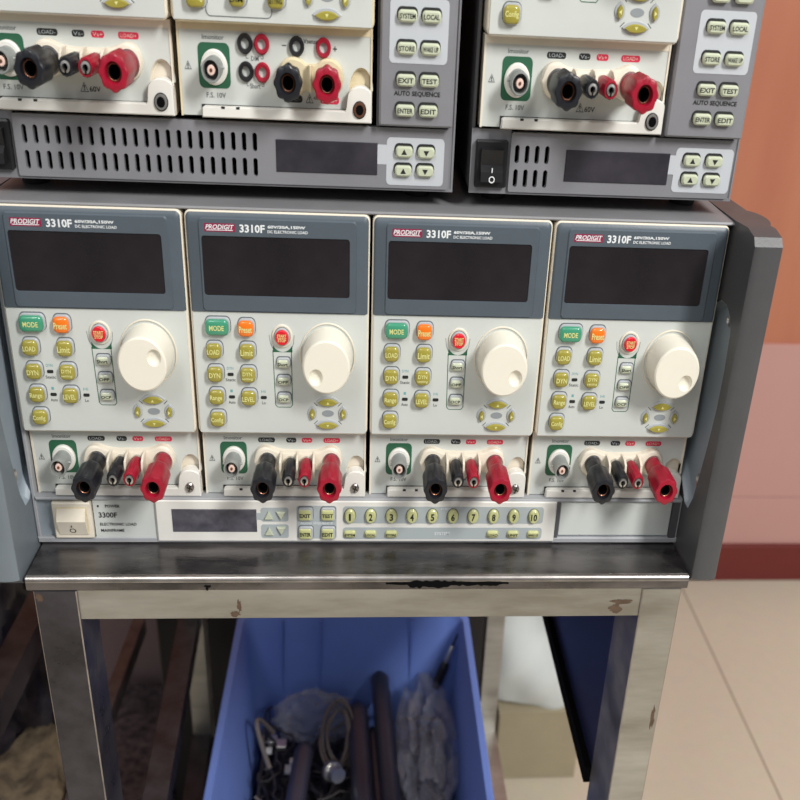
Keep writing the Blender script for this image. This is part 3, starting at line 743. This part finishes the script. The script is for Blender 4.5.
def key(parent, cx, cz, w, h, m, txt=None, y=0.0, depth=0.0026, r=0.0022, tm=None, label=None, shroud=True, lines=None, tb=0.02, name='button'):
    if label and 'arrow key' in label and txt is None and parent.name.startswith('electronic'):
        up = label.startswith('up')
        b = MB()
        b.front(RR(cx-0.0001, cz+0.0006, w+0.0008, h+0.0010, r+0.0006), [(y+0.0004, 0), (y-0.0002, 0)], M['ink'])
        b.front(RR(cx, cz, w, h, r), [(y, 0), (y-depth+0.0007, 0), (y-depth, 0.0007)], m)
        s = 1 if up else -1
        b.add([(cx-.0012, y-depth-.0001, cz-.0010*s), (cx+.0012, y-depth-.0001, cz-.0010*s), (cx, y-depth-.0001, cz+.0013*s)], [(0, 1, 2)], M['ink'])
        return b.build('button', parent, label)
    if label and label.startswith('oval') and shroud:
        b = MB()
        b.front(RR(cx-0.0001, cz+0.0006, w+0.0008, h+0.0010, r+0.0006), [(y+0.0004, 0), (y-0.0002, 0)], M['ink'])
        b.front(RR(cx, cz, w, h, r), [(y, 0), (y-depth+0.0007, 0), (y-depth, 0.0007)], m)
        if txt: text(b, txt, cx, cz, w*.82, h*.42, y-depth-.0001, M['ink'], .02)
        return b.build('button', parent, label)
    return _key(parent, cx, cz, w, h, m, txt, y, depth, r, tm, label, shroud, lines, tb, name)

upper(-.0035, .1946, 'upper left grey mainframe with a long double row of vent slots', 0, .1620, (-.0050+.0005, .0112, .1900, .2105),
      (.0166, .004457, 22, .2048, .1943), (.1190, .1617, .1929, .2064), (.1656, .1902, .1888, .2090),
      ((.1730, .2033, 1), (.1824, .2032, -1), (.1728, .1952, 1), (.1822, .1953, -1)), 0, dict(z0=.2455, x=(.1727, .1823)), (.0955, .18, .1791))
upper(.2018, .3198, 'upper right narrower grey mainframe with four pairs of vent slots', 0, .2842, (.2037, .2176, .1893, .2095),
      (.2217, .00435, 4, .2038, .1935), (.2431, .2891, .1929, .2065), (.2916, .3175, .1898, .2092),
      ((.2988, .2039, 1), (.3088, .2039, -1), (.2990, .1957, 1), (.3090, .1956, -1)), 0, dict(z0=.2468, x=(.2987, .3084)), (.2608, .18, .1791))

# ================================================================= bench
bench = thing('steel_bench', 'brushed stainless steel bench under the wide lower mainframe', 'bench', (.155, .19, -.70))
b = MB()
prof = [(.0, .0030), (.0, .0060)]
prof = [(.44, .0072), (-.0238, .0072), (-.0262, .0050), (-.0263, .0044), (-.0263, .0004), (-.0257, -.0004), (-.0200, -.0004), (-.0200, .0), (.44, .0)]
b.loft([[(.0005, y, z) for y, z in prof], [(.3194, y, z) for y, z in prof]], M['steeltop'], True, True)
edge = [(-.0240-.0023*math.sin(PI/2*k/6), .0050+.0023*math.cos(PI/2*k/6)) for k in range(7)]+[(-.02632, .0044)]
b.loft([[(.0005, y, z) for y, z in edge], [(.3194, y, z) for y, z in edge]], M['steelglint'], False, False, closed=False)  # brighter steel strip paints the highlight along the front edge
b.build('bench_top', bench, 'scuffed dark steel top with a rounded front edge')
b = MB(); b.box(.0225, .2975, -.0254, -.0115, -.0178, -.0002, M['steel'], .0004)
b.build('front_rail', bench)
b = MB(); 
random.seed(3)
top = []; bot = []
for k in range(41):
    t = k/40; x = .1690+.0600*t
    a = (.0010+.0012*math.sin(PI*min(1, t*1.6))*random.uniform(.5, 1)) * (1 if .18 < t < .93 else .35)
    top.append((x, -.02650, .0040+a*random.uniform(.3, .8))); bot.append((x, -.02650, .0034-a*random.uniform(.6, 1.5)))
b.loft([top, bot], M['paintsmear'], False, False, closed=False)
b.build('paint_smear', bench, 'ragged black smear on the front edge')
def stain(cx, cz, rx, rz, m, y, seed, name='stain'):
    g = random.Random(seed); n = 22
    b = MB(); b.add([(cx+rx*(1+g.uniform(-.4, .4))*math.cos(2*PI*k/n), y, cz+rz*(1+g.uniform(-.4, .4))*math.sin(2*PI*k/n)) for k in range(n)], [tuple(range(n))], m)
    b.build(name, bench)
stain(.0842, .0022, .0016, .0008, M['paintsmear'], -.02650, 1); stain(.0838, .0010, .0006, .0012, M['paintsmear'], -.02652, 2)
stain(.0965, -.0148, .0022, .0016, M['rust'], -.02550, 3); stain(.0985, -.0100, .0010, .0034, M['rust'], -.02552, 4)
stain(.2870, -.0085, .0050, .0014, M['rust'], -.02550, 5); stain(.2845, -.0130, .0030, .0026, M['rust'], -.02552, 6)
stain(.0060, -.0040, .0016, .0026, M['rust'], -.02665, 7); stain(.3136, -.0850, .0012, .0080, M['rust'], -.02665, 8)
def leg(x0, x1, y0, y1, m, tilt=0.0):
    b = MB(); zt = -.0004
    c = .0005
    o = [(x0+c, y0), (x1-c, y0), (x1, y0+c), (x1, y1), (x0, y1), (x0, y0+c)]
    b.loft([[(x, y, zt) for x, y in o], [(x, y, -.70) for x, y in o]], m)
    for (p, q) in ((o[1], o[2]), (o[5], o[0])):
        b.add([(p[0], p[1]-.00003, zt), (q[0], q[1]-.00003, zt), (q[0], q[1]-.00003, -.70), (p[0], p[1]-.00003, -.70)], [(0, 1, 2, 3)], M['steelglint'])  # lighter corner strips paint the highlights on the leg edges
    return b.build('leg', bench)
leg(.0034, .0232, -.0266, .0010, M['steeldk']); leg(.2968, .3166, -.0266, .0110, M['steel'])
leg(-.0180, .0010, .3800, .4000, M['steel']); leg(.2850, .3035, .3800, .4000, M['steel'])
b = MB(); b.box(.2970, .2985, .0110, .3800, -.1600, -.0005, M['navy']); b.box(.2930, .2985, .0110, .3800, -.1720, -.1600, M['void'])  # blue reflected from a bin is put into the panel's colour
b.build('side_panel', bench, 'dark panel, navy from a painted blue reflection, closing the right side')
def rail(p, q, w, h, m, name='shelf_rail', label=None):
    b = MB(); hx = w/2
    b.loft([[(p[0]-hx, p[1], p[2]), (p[0]+hx, p[1], p[2]), (p[0]+hx, p[1], p[2]-h), (p[0]-hx, p[1], p[2]-h)],
            [(q[0]-hx, q[1], q[2]), (q[0]+hx, q[1], q[2]), (q[0]+hx, q[1], q[2]-h), (q[0]-hx, q[1], q[2]-h)]], m)
    return b.build(name, bench, label)
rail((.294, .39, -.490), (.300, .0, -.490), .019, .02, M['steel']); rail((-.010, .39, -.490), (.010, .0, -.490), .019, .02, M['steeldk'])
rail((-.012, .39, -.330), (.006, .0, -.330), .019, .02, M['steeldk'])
b = MB(); b.box(-.012, .288, .02, .385, -.502, -.498, M['steeldk']); b.build('shelf', bench)

# ================================================================= blue bin and what is in it
bin_ = thing('storage_bin', 'open blue plastic bin on the shelf under the bench', 'bin', (.153, .15, -.4975))
b = MB()
def rect(x0, x1, y0, y1, z): return [(x0, y0, z), (x1, y0, z), (x1, y1, z), (x0, y1, z)]
X0, X1, YA, YB, ZT = .0422, .2590, -.060, .3440, -.2990
def rb(i, z): return [(x, y, z) for x, y in rr((X0+X1)/2, (YA+YB)/2, X1-X0-2*i, YB-YA-2*i, .014, kx=1)]
b.loft([rb(.019, -.4965), rb(.0045, ZT-.012), rb(.0, ZT-.012), rb(-.0002, ZT-.001), rb(.001, ZT), rb(.0055, ZT), rb(.0065, ZT-.002), rb(.022, -.492)], M['blue'], True, True)
b.build('body', bin_)
for (x, w) in ((.082, .0012), (.118, .0012), (.205, .0012)):
    b = MB(); b.box(x, x+w, YB-.0135, YB-.010, ZT-.09, ZT-.003, M['blue']); b.build('wall_rib', bin_)
b = MB()
zc = -.405
def content_z(y): return -.405-.10*(.34-y)*0
# heap of small parts: one uncountable tangle on a dark bed
random.seed(11); N = 34
vs = []; fs = []
for j in range(N):
    for i in range(N):
        x = .066+.170*i/(N-1); y = -.035+.352*j/(N-1)
        z = -.428+.010*math.sin(x*70+y*31)+.008*math.sin(y*83)+random.uniform(-.005, .005)
        if y > .27: z -= (y-.27)*.25
        vs.append((x, y, z))
for j in range(N-1):
    for i in range(N-1): fs.append((j*N+i, j*N+i+1, (j+1)*N+i+1, (j+1)*N+i))
b.add(vs, fs, M['cable'])
def wander(x, y, z, n, st, r, m, flat=.3):
    a = random.uniform(0, 2*PI); p = [Vector((x, y, z))]
    for k in range(n):
        a += random.uniform(-.9, .9); q = p[-1]+Vector((math.cos(a)*st, math.sin(a)*st, random.uniform(-1, 1)*st*flat))
        q.x = min(max(q.x, .068), .236); q.y = min(max(q.y, -.02), .315); q.z = min(max(q.z, -.425), -.385); p.append(q)
    b.tube(p, r, m, 6)
for k in range(70): wander(random.uniform(.07, .235), random.uniform(0, .31), -.41, 14, .009, random.uniform(.0010, .0020), M['cable'])
for k in range(16): wander(random.uniform(.07, .135), random.uniform(.12, .27), -.395, 12, .007, .0011, random.choice([M['cablegrey'], M['cable']]))
for k in range(22):
    x = random.uniform(.066, .105); y = random.uniform(.15, .27); z = random.uniform(-.402, -.388); s = random.uniform(.0025, .0055)
    b.box(x, x+s*1.6, y, y+s*2, z, z+s, M['whitebit'] if k % 3 else M['nickel'], .0005)
    
o = b.build('tangled_cables'); tag(o, 'tangle of black cables and small white connectors covering the bottom of the blue bin', 'cables', kind='stuff')

def baton(p, q, r, label):
    p = Vector(p); q = Vector(q); d = (q-p).normalized(); L = (q-p).length
    t = thing('grey_handle_grip', label, 'rod', tuple(p), 'dark rods in the blue bin')
    b = MB(); pts = [p+d*s for s in (0, .0015, .005, .012, L*.5, L)]
    b.tube(pts, [r*.45, r*.8, r, r, r, r*1.05], M['baton'], 20); b.build('sleeve', t)
    b = MB(); b.tube([p-d*.0035, p-d*.001, p+d*.001], [r*.38, r*.5, r*.5], M['cable'], 14); b.build('tip', t)
    t.name = 'plastic_rod'
    return t
baton((.1755, .330, -.368), (.1900, .12, -.395), .0088, 'dark rod reaching furthest up the back of the blue bin')
baton((.1545, .292, -.372), (.1665, .10, -.392), .0098, 'thick dark rod in the middle of the blue bin, beside the cable coil')
baton((.1690, .275, -.386), (.1800, .10, -.398), .0068, 'thin dark rod squeezed between the two thicker rods in the blue bin')
baton((.1085, .245, -.374), (.0960, .08, -.382), .0085, 'dark rod on the left of the blue bin beside white connectors')

t = thing('cable_coil', 'loose coil of grey cable left of the thick rod in the bin', 'cable', (.137, .262, -.39))
for k in range(7):
    b = MB(); r = .013+.0014*k; cx = .137+random.uniform(-.002, .002); cy = .258+random.uniform(-.003, .003)
    b.tube([(cx+math.cos(a)*r*.72, cy+math.sin(a)*r*1.5, -.375+.004*math.sin(a*2+k)-.0012*k*0+math.sin(a)*.012) for a in [2*PI*i/30 for i in range(31)]], .0011, M['cablegrey'], 7)
    b.build('loop', t)
t = thing('round_connector', 'small ribbed metal connector with cable lying in the bin', 'connector', (.132, .205, -.385))
b = MB(); c0 = Vector((.133, .215, -.372)); dr = Vector((.45, -.75, .35)).normalized()
b.tube([c0, c0+dr*.004, c0+dr*.0042, c0+dr*.014], [.0085, .0085, .0068, .0066], M['nickel'], 26); b.build('shell', t)
b = MB()
for k in range(26):
    a = 2*PI*k/26; u = dr.cross(Vector((0, 0, 1))).normalized(); v = dr.cross(u); p = c0+(u*math.cos(a)+v*math.sin(a))*.0086
    b.tube([p, p+dr*.004], .0006, M['screw'], 5)
b.build('knurled_ring', t)
t = thing('test_probe', 'black test probe with metal tip leaning in the back right corner of the bin', 'probe', (.235, .325, -.36))
p0 = Vector((.2300, .318, -.372)); p1 = Vector((.2480, .326, -.318)); d = (p1-p0)
b = MB(); b.tube([p0, p0+d*.35, p0+d*.42, p0+d*.5], [.0045, .0048, .0046, .003], M['black'], 16); b.build('probe_handle', t)
b = MB(); b.tube([p0+d*.5, p0+d*.54, p0+d*.8, p0+d*.83], [.0026, .0030, .0026, .0018], M['nickel'], 12); b.build('collar', t)
b = MB(); b.tube([p0+d*.82, p0+d*1.05], [.0012, .0007], M['cable'], 8); b.build('tip', t)
# curved black lead at the left wall
b = MB(); b.tube([(.0640+.012*math.sin(PI*k/14)*-1+.014, .232+.006*k/2, -.385+.034*math.sin(PI*k/14)) for k in range(15)], .0022, M['cablegrey'], 8)
tag(b.build('curved_lead'), 'short curved dark lead standing up at the left wall of the bin', 'cable')
# clear plastic bags
def crumple(name, label, cx, cy, cz, rx, ry, rz, m, seed, point=None, amp=.18, kindcat='plastic bag'):
    import random as R; g = R.Random(seed); ph = [g.uniform(0, 6.28) for _ in range(10)]
    nu, nv = 60, 36; vs = []; fs = []
    for j in range(nv+1):
        th = PI*j/nv
        for i in range(nu):
            a = 2*PI*i/nu; x = math.sin(th)*math.cos(a); y = math.sin(th)*math.sin(a); z = math.cos(th)
            nv3 = Vector((x*1.6+seed, y*1.6, z*1.6)); rg = (1-abs(mnoise.noise(nv3*1.3))*2.2)+.22*(1-abs(mnoise.noise(nv3*2.6))*2.2)
            f = 1+amp*(rg-.5+0*(math.sin(3*a+ph[0]+3*z)*.5+math.sin(5*a+4*y+ph[1])*.3+abs(math.sin(7*x+6*y+ph[2]))*.5+abs(math.sin(9*z-5*x+ph[3]))*.4+math.sin(17*a+9*z+ph[4])*.12))
            px, py, pz = cx+rx*x*f, cy+ry*y*f, cz+rz*z*f
            vs.append((px, py, pz))
    for j in range(nv):
        for i in range(nu): fs.append((j*nu+i, j*nu+(i+1) % nu, (j+1)*nu+(i+1) % nu, (j+1)*nu+i))
    b = MB(); b.add(vs, fs, m); o = b.build(name, smooth=24); tag(o, label, kindcat); return o
crumple('plastic_bag', 'large crumpled clear plastic bag filling the right side of the blue bin', .2180, .250, -.388, .025, .082, .036, M['bag'], 5, amp=.34)
crumple('plastic_bag', 'small crumpled clear plastic bag at the back left of the blue bin', .1150, .300, -.392, .034, .016, .026, M['bag'], 9, amp=.40)

# ================================================================= behind and beside
b = MB(); b.box(.330, .4372, .507, .66, -.70, -.586, M['card'], .002)
b2 = thing('cardboard_box', 'low brown cardboard box on the floor behind the bench', 'box', (.385, .58, -.70))
b.build('body', b2); b = MB(); b.box(.330, .4372, .506, .509, -.590, -.585, M['card']); b.build('flap_edge', b2)
def sack(name, label, x0, x1, y0, y1, z0, z1, m, seed, cat='sack', amp=.006):
    g = random.Random(seed); n = 16; b = MB(); rings = []
    for k in range(n+1):
        t = k/n; z = z0+(z1-z0)*t; s = 1-.10*abs(2*t-1)**4-.04*math.sin(t*9+seed)
        ring = []
        for i in range(48):
            a = 2*PI*i/48; ca, sa = math.cos(a), math.sin(a)
            e = (abs(ca)**6+abs(sa)**6)**(-1/6)
            d = amp*(math.sin(a*5+t*8+seed)+math.sin(a*9-t*14)*.6)
            ring.append(((x0+x1)/2+((x1-x0)/2*s+d)*ca*e, (y0+y1)/2+((y1-y0)/2*s+d)*sa*e, z+.004*math.sin(a*3+seed)))
        rings.append(ring)
    b.loft(rings, m); return tag(b.build(name), label, cat)
sack('white_sack', 'white foam-like bundle stacked on the brown cardboard box behind the bench', .312, .450, .505, .66, -.583, -.38, M['sack'], 2, amp=.003)

# neighbouring steel rack at the left
nb = thing('steel_rack', 'dull steel rack frame at the lower left, left of the bench', 'rack', (-.12, .25, -.70))
def bar(p, q, w, h, m, name='rail'):
    b = MB(); d = Vector((q[0]-p[0], q[1]-p[1])); n = Vector((-d.y, d.x)).normalized()*w/2
    b.loft([[(p[0]+n.x, p[1]+n.y, p[2]), (p[0]-n.x, p[1]-n.y, p[2]), (p[0]-n.x, p[1]-n.y, p[2]-h), (p[0]+n.x, p[1]+n.y, p[2]-h)],
            [(q[0]+n.x, q[1]+n.y, q[2]), (q[0]-n.x, q[1]-n.y, q[2]), (q[0]-n.x, q[1]-n.y, q[2]-h), (q[0]+n.x, q[1]+n.y, q[2]-h)]], m)
    return b.build(name, nb)
bar((-.094, .42, -.2), (-.0985, -.05, -.2), .018, .026, M['raildk'])
bar((-.0829, .4637, -.40), (-.0895, .20, -.40), .012, .02, M['raildk']); 
for (x, y) in ((-.215, .43), (-.30, .43), (-.125, -.06), (-.30, -.06)):
    b = MB(); b.box(x-.012, x+.012, y-.012, y+.012, -.70, .0, M['steeldk'], .001); b.build('leg', nb)
b = MB(); b.box(-.315, -.075, -.08, .45, .0, .010, M['greydk'], .001); b.build('unseen_light_cover', nb)  # unseen top added to keep light off what lies below
b = MB(); b.box(-.315, -.120, -.06, .44, -.46, -.452, M['void']); b.build('shelf', nb)
sack('packet', 'crinkled beige packet on the rack shelf at the bottom left corner', -.166, -.104, .205, .315, -.4515, -.405, M['glove'], 4, 'packet', amp=.004)
sack('dark_plastic_bag', 'dark plastic bag behind the steel rail at the far left edge', -.20, -.122, .31, .42, -.4515, -.22, M['darkbag'], 6, 'plastic bag', amp=.008)
sack('speckled_sack', 'speckled brown sack on the floor seen through the gap behind the left leg', -.185, -.076, .42, .66, -.70, -.665, M['granular'], 8, 'sack', amp=.006)
b = MB(); b.box(-.30, -.1015, .675, .69, -.70, -.30, M['boardpink'], .002); tag(b.build('pale_board'), 'flat pale pinkish board standing behind the speckled sack, left of the back leg', 'board')
b = MB(); b.box(-.070, .299, .480, .80, -.70, -.25, M['backing'], .002); cb = tag(b.build('dark_backing'), 'dark cabinet added for darkness behind the bench and the blue bin', 'backing')  # dark block added to blacken the view under the bench

# ================================================================= the room
def struct(name, b):
    o = b.build(name); o['kind'] = 'structure'; return o
mfl = bpy.data.materials.new('beige_floor_tile'); mfl.use_nodes = True; nt = mfl.node_tree; bs = nt.nodes['Principled BSDF']
bs.inputs['Roughness'].default_value = .3
tc = nt.nodes.new('ShaderNodeTexCoord'); mp = nt.nodes.new('ShaderNodeMapping'); mp.inputs['Location'].default_value = (-.101, 10.0, 0)
br = nt.nodes.new('ShaderNodeTexBrick'); br.offset = 0; br.inputs['Scale'].default_value = 1; br.inputs['Brick Width'].default_value = .6; br.inputs['Row Height'].default_value = 40
br.inputs['Mortar Size'].default_value = .0015; br.inputs['Mortar Smooth'].default_value = .3
br.inputs['Color1'].default_value = lin((216, 205, 184)); br.inputs['Color2'].default_value = lin((214, 203, 182)); br.inputs['Mortar'].default_value = lin((150, 134, 118))
ns = nt.nodes.new('ShaderNodeTexNoise'); ns.inputs['Scale'].default_value = 60; mx = nt.nodes.new('ShaderNodeMix'); mx.data_type = 'RGBA'; mx.blend_type = 'MULTIPLY'; mx.inputs[0].default_value = .12
nt.links.new(tc.outputs['Object'], mp.inputs['Vector']); nt.links.new(mp.outputs['Vector'], br.inputs['Vector']); nt.links.new(tc.outputs['Object'], ns.inputs['Vector'])
nt.links.new(br.outputs['Color'], mx.inputs[6]); nt.links.new(ns.outputs['Color'], mx.inputs[7]); nt.links.new(mx.outputs[2], bs.inputs['Base Color'])
struct('floor', MB().box(-1.6, 2.2, -1.6, .96, -.74, -.70, mfl))
struct('wall_back', MB().box(-1.6, 2.2, .950, 1.02, -.70, 1.6, M['wallorange']))
b = MB(); b.box(-1.6, 2.2, .943, .951, -.6285, -.5370, M['wallpink'], .0008); b.box(-1.6, 2.2, .943, .951, -.5358, -.262, M['wallpink'], .0008); struct('trim_1', b)
struct('baseboard_back', MB().box(-1.6, 2.2, .936, .951, -.70, -.6285, M['maroonboard'], .001))

# ================================================================= light, world, camera
w = bpy.data.worlds.new('World'); bpy.context.scene.world = w; w.use_nodes = True; nt = w.node_tree; bg = nt.nodes['Background']
g = nt.nodes.new('ShaderNodeTexCoord'); sp = nt.nodes.new('ShaderNodeSeparateXYZ'); cr = nt.nodes.new('ShaderNodeValToRGB')
mr = nt.nodes.new('ShaderNodeMapRange'); mr.inputs['From Min'].default_value = -1; mr.inputs['From Max'].default_value = 1
nt.links.new(g.outputs['Generated'], sp.inputs[0]); nt.links.new(sp.outputs['Z'], mr.inputs['Value']); nt.links.new(mr.outputs['Result'], cr.inputs['Fac'])
cr.color_ramp.elements[0].position = .35; cr.color_ramp.elements[0].color = (.22, .20, .18, 1); cr.color_ramp.elements[1].position = .75; cr.color_ramp.elements[1].color = (.95, .97, 1.0, 1)
nt.links.new(cr.outputs['Color'], bg.inputs['Color']); bg.inputs['Strength'].default_value = .55
def area(name, loc, target, size, sizey, power, col=(1, 1, 1)):
    l = bpy.data.lights.new(name, 'AREA'); l.shape = 'RECTANGLE'; l.size = size; l.size_y = sizey; l.energy = power; l.color = col
    o = bpy.data.objects.new(name, l); C.objects.link(o); o.location = loc
    o.rotation_euler = (Vector(target)-Vector(loc)).to_track_quat('-Z', 'Y').to_euler(); return o
area('tube_and_fill', (1.05, -1.1, 2.0), (.16, 0, .8), .20, .6, 34, (1, .985, .95))
area('tube_and_fill', (-.4, -1.2, 2.3), (.16, 0, .8), .25, 1.2, 11, (1, .985, .95))  # fill lamp added at the left to lift the darker side

cam = bpy.data.cameras.new('camera'); co = bpy.data.objects.new('camera', cam); C.objects.link(co)
R = Matrix(((0.9957623884172607, -0.07599212942144486, 0.05179249057099602), (0.012870394938922787, -0.4424873771083317, -0.8966823707611883), (0.09105832607548026, 0.8935491689693318, -0.4396342387559778)))
rot = Matrix((R[0], -R[1], -R[2])).transposed()
mw = rot.to_4x4(); mw.translation = (0.15745895, -0.4165066, 0.29026995+OZ); co.matrix_world = mw
cam.sensor_fit = 'HORIZONTAL'; cam.sensor_width = 36; cam.lens = 982.5363925*36/800
cam.shift_x = -(454.0222-400)/800; cam.shift_y = (408.7565-400)/800
cam.clip_start = .01
cam.dof.use_dof = True; cam.dof.focus_distance = .46; cam.dof.aperture_fstop = 15
bpy.context.scene.camera = co
vs = bpy.context.scene.view_settings; vs.view_transform = 'Standard'; vs.look = 'None'; vs.gamma = 1; vs.use_curve_mapping = False; vs.exposure = 0
for o in bpy.data.objects:
    if '_o' in o: del o['_o']
